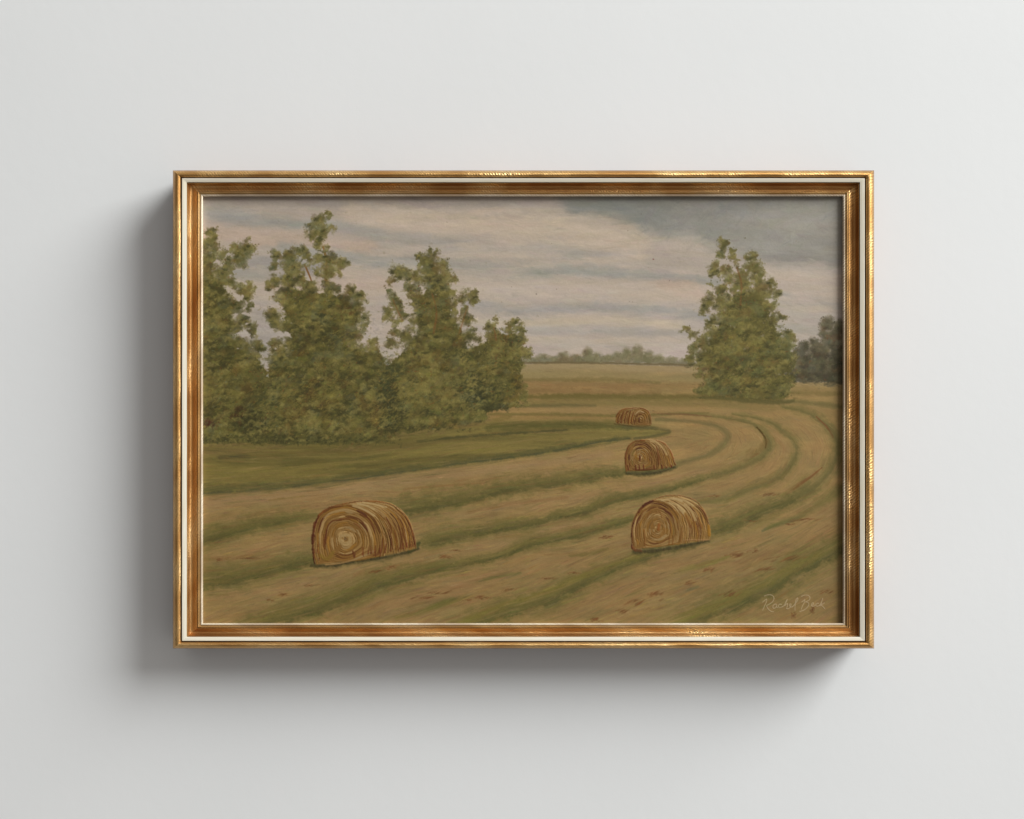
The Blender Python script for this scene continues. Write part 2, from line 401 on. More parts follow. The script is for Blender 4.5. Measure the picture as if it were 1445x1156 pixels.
# furrow rows
def furrow(p, lo=False):
    B(p, C(120,104,57), .6 if lo else .75, .95, 1.3, wscale=1.65)
    B(p, C(108,97,54) if lo else C(100,90,47), .5 if lo else .72, .8, 1.4, wscale=1.15)
    q = [(x, y + w * .3, w * .55) for x, y, w in p]
    B(q, C(88,81,41) if not lo else C(98,88,48), .55 if not lo else .4, .9, 2.0)
    q = [(x, y + w * .6, w * .26) for x, y, w in p]
    B(q, DGR, .38 if not lo else .12, .9, 3.6)
F2a = [(270,765,14),(286,757,13),(322,748,11),(363,739,9),(405,733,7),(444,727,4)]
F2b = [(548,716,9),(570,716,11),(603,711,12),(655,703,10),(707,690,9),(769,681,8),(801,677,8),(843,670,7),(885,666,5),(926,662,3.5),(938,660,3)]
F2c = [(950,657,2.5),(968,651,3),(999,642,3.2),(1018,630,3.6),(1027,618,4),(1020,606,3.2),(999,598,2.4),(968,594,2),(926,592,1.8)]
F3a = [(270,822,14),(286,818,13),(332,814,12),(363,806,10),(405,796,10),(442,788,8)]
F3b = [(592,768,3),(603,764,7),(645,754,9),(686,748,7),(717,743,7),(759,736,6),(790,727,6),(822,721,6),(864,705,7),(905,697,5),(947,689,4.5),(988,676,4),(1030,664,4),(1060,652,4.5),(1075,643,5),(1085,630,5),(1084,617,4),(1073,605,3),(1055,595,2),(1013,588,2),(971,584,1.6),(930,585,1.2)]
F4a = [(340,886,8),(380,874,11),(417,864,12),(458,851,12),(500,835,12),(530,822,12),(561,814,10),(603,804,9),(655,794,6),(707,783,5),(748,766,7),(790,758,6),(820,752,6),(850,743,5),(890,732,4)]
F4b = [(985,708,2),(1010,706,3),(1033,701,4),(1065,686,5),(1096,674,5),(1114,657,5),(1124,638,4),(1121,624,4),(1108,611,3.5),(1090,597,2.5),(1065,589,2),(1034,584,1.2)]
F5a = [(985,764,3),(948,775,5),(916,783,7),(875,797,8),(844,810,9),(802,829,12),(761,846,13),(718,858,13),(687,870,12),(640,888,9)]
F5b = [(1002,748,8),(1020,742,9),(1044,735,9),(1075,721,9),(1106,709,8),(1137,692,8),(1158,678,6),(1174,658,6),(1182,631,6),(1176,610,5),(1160,594,4),(1135,580,3),(1105,574,2)]
F6 = [(1200,762,9),(1186,770,10),(1147,792,13),(1116,808,14),(1085,827,14),(1053,841,14),(1022,856,13),(981,872,11),(940,886,9)]
for f in (F2a, F2b, F3a, F3b[:12], F4a, F5a, F6, F5b[:6]): furrow(f)
B(F2c, C(104,93,54), .7, .8, .8, wscale=1.2); furrow(F5b[5:], True); furrow(F4b, True); furrow(F3b[11:], True)
B([(x, y - w*.5, w*.4) for x,y,w in F6], C(114,103,48), .65, .8, 1.5)
B([(x, y - w*.5, w*.35) for x,y,w in F5a], C(116,103,46), .6, .8, 1.5)
B([(x, y - w*.4, w*.35) for x,y,w in F4a], C(112,99,50), .5, .8, 1.5)
B([(1068,603,.9),(1076,612,1.3),(1081,622,1.4),(1080,632,.8)], C(74,56,20), .85, .5)
B([(1055,640,4),(1072,634,4),(1082,622,3)], C(112,88,46), .5, .8)
B([(1076,749,1.8),(1105,738,2.4),(1126,731,2)], C(98,94,58), .8, .7)
B([(1085,745,3),(1130,727,5),(1170,700,7),(1192,685,6)], C(104,94,48), .7, .8)
B([(1110,792,3),(1160,772,4),(1192,752,6)], C(100,88,44), .5, .9)
B([(683,818,2),(710,812,3),(735,809,2)], C(98,92,48), .8, .8)
B([(604,858,3),(625,850,4),(641,845,2)], C(96,90,44), .8, .8)
B([(560,872,3),(600,862,3),(660,842,2)], C(106,94,46), .6, .9)
B([(805,784,2),(830,782,3),(858,774,2)], C(100,90,44), .7, .8)
B([(960,805,3),(1000,795,3),(1030,785,1.5)], C(112,102,48), .7, .8)
B([(970,832,1.5),(985,828,2)], C(88,88,52), .7, .8)
B([(1070,640,1),(1060,646,1)], C(112,80,40), .6, .8)
B([(500,745,2),(480,742,2)], YL, .2)
B([(1120,690,1.2),(1140,676,1.2),(1160,660,.8)], C(110,66,32), .7, .6)
B([(1152,588,.8),(1168,604,1),(1176,618,.9)], C(112,66,34), .8, .6)
B([(928,584,.9),(970,585,1.1),(1004,588,.8)], C(112,78,48), .7, .6)
# direction of the rows, for the brush to follow
segs = []
for f in (F2a,F2b,F2c,F3a,F3b,F4a,F4b,F5a,F5b,F6,[(281,697,1),(446,682,1),(645,656,1),(812,632,1),(922,616,1)],[(281,625,1),(500,626,1),(700,600,1),(900,596,1)],[(700,560,1),(1000,561,1),(1190,572,1)],[(720,514,1),(1190,520,1)],[(281,560,1),(700,560,1)]):
    s = spline(f, 6); d = np.diff(s[:, :2], axis=0); segs.append(np.hstack([s[:-1, :2], np.arctan2(d[:, 1], d[:, 0])[:, None]]))
segs = np.vstack(segs)
def flow(x, y):
    k = np.argmin((segs[:, 0] - x) ** 2 + ((segs[:, 1] - y) * 1.3) ** 2)
    a = segs[k, 2]
    return a if abs(a) < 1.571 else a - math.copysign(math.pi, a)
def field_pass(n, L, W, op, j, h):
    for _ in range(n):
        x = rng.uniform(PX0, PX1); y = 512 + (rng.random() ** .85) * 373
        if y < 522 and not (715 < x < 990): continue
        k = .35 + .65 * min(1, max(0, (y - 512) / 220))
        c = pick(x, y) * (1 + rng.normal(0, j)) + rng.normal(0, j * .2, 3)
        if rng.random() < .12: c = c * .8 + .2 * (YL if rng.random() < .6 else RED)
        stroke(x, y, flow(x, y) + rng.normal(0, .07), L * k * rng.uniform(.5, 1.5), W * k * rng.uniform(.6, 1.4), c, op, rng.normal(0, .1), h=h * rng.uniform(.5, 1.2), rough=.8, sharp=.6)
field_pass(2600, 40, 6, .55, .035, .5)
field_pass(5600, 24, 2.2, .55, .075, .8)
field_pass(6000, 13, 1.2, .6, .11, .9)
def grass_pass(f, n, c0, c1):
    s = spline(f, 3)
    for _ in range(n):
        x, y, w = s[rng.integers(len(s))][:3]
        v = rng.normal(0, .75)
        c = c0 + (c1 - c0) * rng.random() if abs(v) < .9 else C(134,110,64)
        stroke(x + rng.normal(0, 3), y + v * w, flow(x, y) - rng.uniform(-.05, .5), rng.uniform(3, 8) * min(1, w / 8 + .3), rng.uniform(1, 2.2), c, .5, 0, h=.7, rough=.8, sharp=.6)
for f in (F2a, F2b, F3a, F3b[:13], F4a, F5a, F6, F5b[:6]): grass_pass(f, int(len(f) * 42), C(74,72,36), C(124,110,56))
for _ in range(900):
    x = rng.uniform(PX0, PX1); y = rng.uniform(600, 885); q = pick(x, y)
    if q[0] - q[1] < .075: continue
    stroke(x, y, flow(x, y) + rng.normal(0, .05), rng.uniform(8, 34), rng.uniform(1, 3), (C(156,126,80) if rng.random() < .55 else C(126,94,56)), .4, 0, h=.8, rough=.9, sharp=.6)
for _ in range(1250):
    x = rng.uniform(PX0, PX1); y = rng.uniform(590, 885); r_ = rng.random()
    if r_ < .28: c = C(98, 90, 46)
    elif r_ < .70: c = C(154, 126, 81)
    else: c = C(124, 88, 52)
    k = min(1, .3 + (y - 590) / 220)
    stroke(x, y, flow(x, y) + rng.normal(0, .04), rng.uniform(30, 80) * k, rng.uniform(1.6, 4.2) * k, c, .40, rng.normal(0, .1), h=.8, rough=.95, sharp=.7)
for _ in range(460):                                   # drier streaks drawn through the meadow and over its edge
    x = rng.uniform(PX0, 930); y = rng.uniform(604, 696) - max(0, x - 420) * .13
    if y < 596: continue
    stroke(x, y, flow(x, y) + rng.normal(0, .03), rng.uniform(24, 90), rng.uniform(1.2, 3.2), (C(130,114,64), C(138,112,72), C(86,80,40), C(74,72,38))[rng.integers(4)], .36, 0, h=.8, rough=.95, sharp=.7)
# rusty scuffs in the stubble
for (x, y, l, w, a) in [(854,758,14,3.5,-.2),(862,756,18,2,-.1),(630,785,20,3,-.35),(642,777,12,2,-.1),(552,800,9,3.6,-.15),(530,806,26,2.4,-.25),(400,838,14,3.4,-.2),(382,847,12,3,-.35),(440,826,20,1.5,-.3),(678,842,18,4,-.2),(662,847,12,2.5,-.2),(720,832,16,2,-.6),(905,850,30,5,-.5),(922,838,18,5,-.5),(885,862,26,3,-.45),(840,874,16,5,-.2),(1036,783,20,5,-.3),(1064,778,12,3.5,-.2),(1000,803,14,4,-.5),(1130,733,30,2.8,-.28),(1115,739,12,2,-.2),(1112,787,40,3.5,-.35),(1080,803,30,3,-.35),(1030,838,20,4,-.5),(975,822,20,3,-.3),(1060,735,12,2,-.3),(775,816,18,2,-.2),(615,836,24,2.4,-.3),(600,843,30,2.2,-.3),(808,808,12,3,-.1),(1010,700,10,2,-.2),(350,788,24,1.6,-.1),(310,790,14,2,-.1),(1090,697,16,3,-.3),(1170,835,24,3,-.4),(1146,862,8,6,1.2),(1120,868,8,5,1.4)]:
    for _ in range(12):
        stroke(x + rng.normal(0, l * .3), y + rng.normal(0, w * .4) , a + rng.normal(0, .12), l * rng.uniform(.3, .8), w * rng.uniform(.35, .75), C(106,66,34) * rng.uniform(.8, 1.15), .72, 0, h=.8, rough=.9, sharp=.6)

# ------------------------------------------------------------------ trees
def crown(blobs, holes, base_y, cols, n, dab, seed, soft=.75, box=None, vivid=1.0, edge_n=0, wa=1.0):
    """foliage: an irregular mask grown from clumps, modulated light and dark, then dabbed leaf by leaf"""
    x0 = min(b[0] - b[2] for b in blobs) - 10; x1 = max(b[0] + b[2] for b in blobs) + 10
    y0 = min(b[1] - b[2] for b in blobs) - 10; y1 = max(b[1] + b[2] for b in blobs) + 10
    i0, i1, j0, j1 = window(x0, x1, y0, y1); sl = (slice(j0, j1), slice(i0, i1))
    X = GX[sl]; Y = GY[sl]
    wx = X + wa * (warpB[sl] * 9 + (NZ1[sl] - .5) * 6); wy = Y + wa * (warpA[sl] * 5 + (NZ2[sl] - .5) * 7)
    m = np.zeros(X.shape, np.float32)
    for b in blobs:
        rx = b[2]; ry = b[3] if len(b) > 3 else b[2]
        q = np.hypot((wx - b[0]) / rx, (wy - b[1]) / ry)
        np.maximum(m, 1.35 - q * 1.0, out=m)
    for (hx, hy, rx, ry) in holes:
        q = np.hypot((wx - hx) / rx, (wy - hy) / ry)
        m -= 1.6 * (1 - sstep(.6, 1.25, q))
    m += (NZ3[sl] - .5) * .8 * wa
    if base_y is not None: m = m - 2 * sstep(-3, 3, Y - base_y(X) + warpB[sl] * 5)
    a = sstep(.18, .18 + soft, m)
    dark, mid, light, warm, cool = cols
    big = fbm(30, 22, 3, seed)[sl]; small = fbm(8, 6, 2, seed + 1)[sl]
    tone = .55 * big + .45 * small
    k = sstep(.34, .50, tone)[..., None]; k2 = sstep(.52, .66, tone)[..., None]
    col = dark * (1 - k) + mid * k; col = col * (1 - k2) + light * k2
    col = dark * .25 + mid * .75 + (col - mid) * .8 - (dark - mid) * .25
    wv = sstep(.56, .74, fbm(16, 12, 2, seed + 2)[sl])[..., None]; col = col * (1 - .55 * wv) + warm * .55 * wv
    cv = sstep(.60, .76, fbm(18, 12, 2, seed + 3)[sl])[..., None]; col = col * (1 - .5 * cv) + cool * .5 * cv
    lay(sl, col, a * .93); hgt[sl] += (.4 + .3 * small - hgt[sl]) * a * .6
    yy, xx = np.nonzero(a > .35)
    wgt = len(yy)
    if wgt == 0: return
    inner = a[yy, xx] > .9
    for _ in range(n):
        q = rng.integers(wgt); px = PX0 + (xx[q] + i0) / PS; py = PY0 + (yy[q] + j0) / PS
        c = pick(px, py)
        tt = rng.normal(0, .085)
        c = c * (1 + tt) + rng.normal(0, .007, 3)
        if _ == n * 5 // 8:                            # scumble: the first layers are rubbed together, later dabs sit on top
            bb = np.stack([blur(rgb[sl][..., ch], 1.3) for ch in range(3)], -1); rgb[sl] += (bb - rgb[sl]) * (.75 * sstep(.7, 1, a))[..., None]
        r = rng.random()
        if r < .10: c = c * .6 + light * .42
        elif r < .15: c = c * .65 + dark * .35
        elif r < .175: c = c * .55 + warm * .45
        elif r < .195: c = c * .6 + cool * .4
        s = dab * rng.uniform(.5, 1.35) * (1.35 if _ < n // 2 else .9)
        if py > 500 and rng.random() < .3: s *= 1.5
        ang = rng.normal(-.5, .55) if rng.random() < .7 else rng.uniform(0, 3.14)
        stroke(px, py, ang, s * 2.0, s * .8, c, .72, rng.normal(0, .6), h=rng.uniform(.5, 1.1), rough=.6, sharp=.45)
    # lacy leaves along the outline
    ey, ex = np.nonzero((a > .12) & (a < .75))
    for _ in range(edge_n):
        q = rng.integers(len(ey)); px = PX0 + (ex[q] + i0) / PS + rng.normal(0, 1.4); py = PY0 + (ey[q] + j0) / PS + rng.normal(0, 1.4)
        if base_y is not None and py > base_y(px) - 4: continue
        c = (mid if rng.random() < .6 else light) * rng.uniform(.78, 1.12)
        if rng.random() < .12: c = dark
        s = rng.uniform(.8, 1.7)
        stroke(px, py, rng.uniform(0, 3.14), s * 1.9, s * 1.1, c, .7, 0, h=.9, rough=.5, sharp=.5)

NZ1 = vnoise(7, 7, 61); NZ2 = vnoise(7, 7, 62); NZ3 = .6 * vnoise(4.5, 4, 63) + .4 * vnoise(2.2, 2, 64)
# far tree line on the horizon
FAR = (C(104,98,66), C(118,111,80), C(130,121,92), C(118,96,68), C(120,118,98))
B([(735,510,2.5),(800,508,3),(880,508,4),(950,512,2.5),(992,514,2)], C(112,104,76), .85, .9, 1.2)
B([(735,512.5,1.5),(820,511.5,1.5),(900,513.5,1.6),(990,516,1.5)], C(104,90,60), .8, .8, .8)
crown([(x, 511 - hh * .55, w, hh) for x, hh, w in [(752,5,12),(766,8,12),(780,6,12),(795,10,12),(812,8,12),(829,15,9),(842,10,12),(858,8,12),(872,10,12),(885,14,10),(900,17,12),(914,12,10),(928,8,12),(948,6,12),(968,4,12)]],
      [], lambda x: 512 + .02 * np.clip(x - 800, 0, 200), FAR, 420, 2.0, 71, soft=.7, wa=.3)
for x in np.arange(745, 985, 7): stroke(x, 511.5 + .02 * max(0, x - 800) + rng.normal(0, .5), .03, 12, 2.2, C(100,86,56), .6, sharp=.7)
# dark wood at the right edge
DKW = (C(60,55,38), C(84,77,54), C(106,99,74), C(92,70,44), C(98,97,82))
B([(1118,520,12),(1150,518,18),(1194,516,22)], C(84,77,54), .95, .5, 1)
B([(1112,533,6),(1150,533,7),(1194,532,7)], C(70,63,42), .9, .5, .8)
crown([(1169,459,13),(1184,464,14),(1163,470,9),(1175,480,20),(1150,486,11),(1136,490,10),(1158,497,20),(1185,500,22),(1129,497,10),(1132,515,22),(1155,520,24),(1186,520,26),(1128,532,20),(1150,535,22),(1180,536,24)],
      [], lambda x: 540 + 0 * x, DKW, 1000, 2.4, 75, edge_n=160, wa=.55)
G = (C(58,54,28), C(92,85,42), C(122,111,60), C(92,72,34), C(94,95,66))
mass = poly_mask([(270,500),(330,515),(362,505),(378,528),(395,505),(440,495),(500,492),(530,500),(548,515),(570,495),(620,480),(660,495),(690,480),(722,500),(732,545),(715,572),(690,580),(684,594),(640,600),(600,606),(565,614),(535,624),(470,627),(270,626)])
mb = np.clip(blur(mass, 2) + (warpB * .5 + NZ3 * .5 - .25) * 0, 0, 1); mb = sstep(.3, .75, mb + ((NZ3 - .5) * .8 + warpB * .6) * (mb > .02))
rgb[:] = rgb + (C(86,79,40) - rgb) * mb[..., None]
for pl in ([(270,395),(300,385),(318,405),(330,440),(326,475),(345,500),(350,520),(270,520)],
           [(405,405),(430,412),(470,415),(500,432),(508,452),(486,476),(500,500),(530,512),(400,520),(412,480),(400,455)],
           [(590,420),(615,395),(632,410),(636,440),(655,470),(662,505),(565,510),(590,470)], [(700,470),(730,470),(738,500),(735,540),(690,540),(690,495)],
           [(985,557),(1003,530),(992,500),(1010,470),(1022,440),(1040,412),(1068,410),(1086,440),(1098,470),(1112,490),(1118,535),(1112,562),(1060,562),(1020,558)]):
    q_ = blur(poly_mask(pl), 3); q_ = sstep(.35, .8, q_ + ((NZ3 - .5) * .9 + warpB * .8) * (q_ > .02))
    rgb[:] = rgb + (C(84,77,39) - rgb) * q_[..., None]
G2 = (C(66,61,29), C(95,87,43), C(121,111,59), C(98,78,39), C(94,96,60))
crown([(1020,349,7),(1022,343,7),(1018,358,7),(1035,355,5),(1033,364,5),(1064,361,9),(1056,366,6),(1010,373,8),(1008,382,9),(1022,384,10),(1043,368,4),(1043,375,7),(1062,376,12),(1072,384,8),(1029,393,8),(1049,391,14),(1068,395,12),(1091,398,8),(1084,404,8),(1006,402,4),(1018,409,10),(1043,407,18),(1074,411,18),(1097,413,7),(1002,423,9),(999,431,10),(1022,427,18),(1060,429,24),(1085,429,12),(991,441,7),(1008,451,10),(1031,446,22),(1064,450,28),(1094,449,12),(1105,448,6),(1000,460,6),
       (968,465,5),(973,470,5),(978,472,7),(986,478,4),(980,491,9),(976,503,8),(992,485,12),(1013,476,22),(1055,476,34),(1092,480,18),(1115,474,9),(1112,485,12),(994,507,18),(1034,510,35),(1080,510,34),(1113,505,14),(988,526,8),(1003,536,14),(985,554,6),(998,552,14),(1023,545,25),(1060,545,26),(1096,545,22),(1114,540,10),(1075,556,12),(1100,558,12)],
      [(1046,372,5,3),(1030,375,3,3),(1045,409,4,2.5),(1030,436,5,2),(1088,424,5,3),(1052,383,2.5,2)], lambda x: 559 + .05 * (x - 985) - .0006 * (x - 1045) ** 2 + 1, G2, 4200, 2.7, 81, edge_n=900)
B([(985,561,1.5),(1020,562,2),(1060,566,3),(1100,568,3),(1120,566,2)], C(88,80,42), .8, .7)
# small tree right of the big group
crown([(700,450,5),(694,460,9),(725,456,8),(717,463,10),(735,464,9),(697,473,13),(721,479,18),(737,478,8),(706,493,24),(738,497,12),(744,502,8),(717,506,20),(702,525,24),(723,535,14),(730,547,13),(736,560,8),(717,562,22),(700,570,20),(690,560,24)],
      [(709,470,4,4),(712,457,3,3)], lambda x: 579 - .1 * (x - 700), G, 1700, 2.4, 91, edge_n=420)
# third tree
crown([(608,352,7),(612,360,10),(593,361,8),(603,371,14),(625,374,10),(562,384,12),(572,385,10),(552,396,7),(587,392,13),(608,386,20),(629,389,12),(639,392,6),(579,406,10),(616,402,22),(635,413,10),(550,411,5),(556,421,8),(562,430,10),(545,438,8),(549,446,9),(566,442,11),(558,455,10,4),(587,421,16),(604,429,18),(625,428,20),(641,427,8),(654,419,10),(666,415,9),(667,425,7),(654,436,7),(658,449,11),(645,446,7),(595,448,22),(625,455,28),(668,448,5),(557,467,8),(574,474,12),(665,471,9),(672,478,6),(551,484,9),(613,475,32),(642,484,24),(600,500,40),(650,510,24),(665,500,10),(590,540,55,40),(640,545,45,38),(664,560,22),(600,580,60,32),(650,590,34,22),(672,583,14)],
      [(573,420,5,9),(577,440,7,4),(600,411,5,3),(648,437,4,9),(632,442,5,3),(640,404,4,3),(572,458,5,3),(585,400,3,2),(612,414,3,2),(600,455,4,2)], lambda x: 606 - .0 * x - .10 * (x - 600), G, 6000, 2.8, 101, edge_n=900)
# second tree, with the tall spray on its top
B([(456,348,1.3),(458,356,1.6),(461,372,1.8),(460,392,2.2),(462,412,2.5)], C(128,94,48), .9, .4, .6)
B([(430,374,1),(437,390,1.2),(441,402,1.2)], C(118,80,40), .9, .4, .6)
crown([(462,303,6),(450,312,11),(440,318,8),(443,328,12),(454,328,12),(467,320,6),(450,343,10),(461,350,6),(390,358,9),(388,368,7),(406,363,12),(423,356,11),(433,363,11),(413,378,17),(386,376,7),(450,363,9),(465,367,12),(480,372,8),(489,373,5),(450,384,9),(465,384,11),(477,387,6),(409,396,15),(388,396,11),(376,401,5),(426,396,12),(438,408,14),(463,405,11),(474,408,8),(404,416,20),(496,411,9),(506,418,10),(487,424,15),(502,430,16),(512,449,10),(418,438,22),(386,446,13),(440,436,30),(470,438,30),(495,440,20),(514,460,9),(498,470,18),(470,468,34),(430,465,30),(404,462,16),(388,456,9),(415,487,20),(388,484,9),(480,495,30),(527,484,8),(508,494,10),(524,498,14),(535,508,14),(396,503,17),(440,500,34),(390,520,16),(510,520,36,26),(430,540,60,36),(500,560,60,40),(420,590,70,36),(520,592,50,32),(370,570,44,34)],
      [(438,392,9,7),(447,410,5,3),(432,368,4,3),(392,430,7,3),(404,471,12,4),(452,394,4,4),(398,385,4,3),(470,395,4,3),(430,448,3,2)], lambda x: 630 - .0012 * np.clip(x - 470, 0, 400) ** 1.5, G, 8000, 2.9, 111, edge_n=1100)
# first tree at the left edge
crown([(298,327,7),(300,336,7),(293,345,12),(302,346,10),(346,349,12),(352,354,9),(334,355,11),(338,366,14),(316,362,10),(322,376,12),(293,368,22),(285,385,26),(312,390,20),(326,396,10),(298,420,30),(352,402,9),(345,411,11),(335,402,6),(350,418,7),(300,440,38),(334,430,13),(353,428,6),(352,436,4),(332,457,14),(344,450,8),(353,462,8),(357,470,7),(336,482,10),(300,480,44),(363,489,12),(345,492,14),(360,501,9),(373,494,6),(330,510,40,24),(352,508,12),(300,540,50,40),(360,532,14),(345,560,40,34),(300,590,60,38),(350,600,40,28),(374,545,14),(390,540,12)],
      [(318,348,6,3),(310,372,5,3),(333,385,9,4),(322,362,4,2),(336,420,8,5),(347,442,5,3),(342,471,8,4),(337,500,6,3)], lambda x: 628 + .02 * (x - 281), G, 5200, 2.9, 121, edge_n=800)
# gaps of sky between the crowns, feathered back in
def gap(pts, col=C(165,152,140)):
    for x, y, rx, ry in pts:
        for _ in range(int(6 + rx * ry * .16)):
            stroke(x + rng.normal(0, rx * .45), y + rng.normal(0, ry * .45), rng.uniform(-.4, .8), rng.uniform(2, 5), rng.uniform(1.5, 3.2), col * rng.uniform(.95, 1.05), .75, 0, h=.6)
gap([(370,432,6,12),(371,458,7,14),(380,500,4,8),(377,517,3.5,9),(529,450,7,10),(529,466,10,8),(540,492,3,6)])
gap([(546,512,3,4),(378,530,2,3)], C(140,136,120))
# trunks and twigs that show through
for a in ([(612,470,1.5),(616,440,1.2),(610,415,1)], [(568,452,1),(560,436,1),(554,422,.8)], [(648,470,1),(655,448,1),(660,432,.9)], [(700,480,1),(697,462,.8)], [(1045,430,1.4),(1046,400,1.2),(1040,378,1)]):
    B(a, C(116,76,38), .5, .5, 1.2)
# deep notes and cool shade inside the group
for (x, y, rx, ry, n, c) in [(455,445,8,6,16,C(50,52,30)),(486,440,10,8,16,C(70,50,24)),(545,560,12,26,60,C(50,50,28)),(553,580,12,22,90,C(46,46,26)),(548,545,8,20,60,C(50,52,30)),(360,600,22,14,60,C(48,46,24)),(395,618,40,5,60,C(54,52,28)),(668,540,14,12,50,C(50,50,28)),(690,575,26,4,40,C(50,50,28)),(352,590,18,16,60,C(48,46,24)),(372,566,16,10,30,C(58,60,34)),(295,598,12,6,26,C(62,34,22)),(335,588,12,8,22,C(62,40,22)),(690,552,22,9,70,C(52,52,28)),(676,560,18,6,40,C(44,46,26)),(655,498,12,8,26,C(54,54,30)),(702,572,22,5,40,C(62,60,32)),(600,604,40,4,50,C(58,54,28)),(460,622,70,4,90,C(60,58,30)),(310,620,26,4,36,C(56,54,28)),(1092,503,22,4,30,C(70,64,30)),(1060,555,40,5,50,C(84,74,36)),(1000,500,14,8,20,C(80,72,34)),(300,430,14,10,26,C(66,56,26)),(440,520,14,8,24,C(70,62,28)),(1065,476,16,10,20,C(86,76,34)),(400,505,16,12,40,C(70,66,36)),(385,548,14,8,26,C(60,60,32)),(560,520,10,10,24,C(60,62,36))]:
    for _ in range(int(n * 1.8)):
        stroke(x + rng.normal(0, rx * .7), y + rng.normal(0, ry * .7), rng.normal(-.5, .5), rng.uniform(3.5, 9), rng.uniform(1.6, 3.6), c * rng.uniform(.85, 1.3), .5, rng.normal(0, .6), h=.6, rough=.7)
for (x, y, rx, ry, n, c) in [(450,560,70,36,420,C(122,108,52)),(590,555,56,32,340,C(120,106,54)),(310,560,26,44,200,C(112,100,48)),(385,600,30,20,90,C(112,102,58)),(535,590,20,22,110,C(130,116,58)),(640,580,40,18,120,C(116,104,54)),(480,480,26,14,60,C(124,110,52)),(440,430,34,16,60,C(120,104,48)),(1050,490,40,22,120,C(122,112,52)),(1060,535,40,12,80,C(128,116,56)),(1030,440,30,20,60,C(128,114,60)),(730,545,10,26,40,C(118,102,40)),(600,430,30,30,60,C(122,110,60)),(690,520,20,30,50,C(116,102,48))]:
    for _ in range(int(n * 1.5)):
        stroke(x + rng.normal(0, rx * .6), y + rng.normal(0, ry * .6), rng.normal(-.55, .35), rng.uniform(3, 9), rng.uniform(.9, 2), c * rng.uniform(.82, 1.14), .5, rng.normal(0, .6), h=1.0, rough=.8)
for (x, y, rx, ry, n) in [(1040,410,40,50,60),(600,440,40,40,50),(440,400,50,50,50),(310,370,30,40,30),(710,480,30,40,40),(450,540,80,50,50),(1060,520,60,30,40),(600,540,60,40,40)]:
    for _ in range(n):
        px, py = x + rng.normal(0, rx * .5), y + rng.normal(0, ry * .5); q = pick(px, py)
        if q.sum() > 1.35: continue
        stroke(px, py, rng.uniform(0, 3), rng.uniform(1.4, 3), rng.uniform(.9, 1.6), C(112,62,30) * rng.uniform(.7, 1.1), .6, h=.9)
# clumps: light caps and dark hollows
def foliage(x, y):
    q = pick(x, y)
    return not (q[0] > .48 or q[2] > q[1] * .78 or q[1] < q[0] * .86 or (x > 752 and y > 560) or (690 < x <= 752 and y > 578) or (y > 604 and x > 560) or y > 628)
cl = []
while len(cl) < 760:
    x = rng.uniform(284, 750) if rng.random() < .8 else rng.uniform(970, 1126); y = rng.uniform(296, 626)
    if foliage(x, y): cl.append((x, y))
for x, y in cl:
    r = rng.uniform(3.5, 9) if y > 440 else rng.uniform(2.5, 6); lt = rng.random() < .62
    for _ in range(9):
        a = rng.uniform(-2.9, -.3) if lt else rng.uniform(.2, 2.9)
        px = x + math.cos(a) * r * rng.uniform(.3, 1.1); py = y + math.sin(a) * r * .7 * rng.uniform(.3, 1.1)
        if not foliage(px, py): continue
        c = (C(126,114,62) if lt else C(60,57,28)) * rng.uniform(.86, 1.14)
        stroke(px, py, a + 1.57 + rng.normal(0, .4) if lt else rng.normal(-.4, .5), rng.uniform(4.5, 11), rng.uniform(1.8, 3.6), c, .40, rng.normal(0, .5), h=1.1 if lt else .4, rough=.8, sharp=.5)
# crisp leaf marks over the scumbled masses
for _ in range(9000):
    x = rng.uniform(282, 752) if rng.random() < .8 else rng.uniform(968, 1190); y = rng.uniform(296, 628); q = pick(x, y)
    if q[0] > .50 or q[2] > q[1] * .80 or q[1] < q[0] * .86: continue
    if x > 752 and y > 562 or x > 690 and x < 752 and y > 578: continue
    if y > 606 and x > 560: continue
    r_ = rng.random()
    c = q * (rng.uniform(1.06, 1.26) if r_ < .55 else rng.uniform(.74, .92))
    if r_ > .97: c = C(112, 66, 32)
    elif r_ > .93: c = C(104, 108, 82)
    L_ = rng.uniform(2.2, 6.5) if y > 480 else rng.uniform(1.6, 4)
    stroke(x, y, rng.normal(-.55, .5), L_, rng.uniform(.9, 1.9), c, .62, rng.normal(0, .7), h=rng.uniform(.6, 1.3), rough=.7, sharp=.5)
# foot of the trees: pale scrub against the meadow
for (x0, x1, y) in [(286,345,630),(345,400,634),(455,520,635),(560,630,614),(630,690,602)]:
    for _ in range(34):
        x = rng.uniform(x0, x1); stroke(x, y + rng.normal(0, 2) - .06 * (x - x0), rng.normal(-.2, .3), rng.uniform(5, 12), rng.uniform(1.5, 3), C(112,94,54) * rng.uniform(.85, 1.1), .5, .3, h=.8)

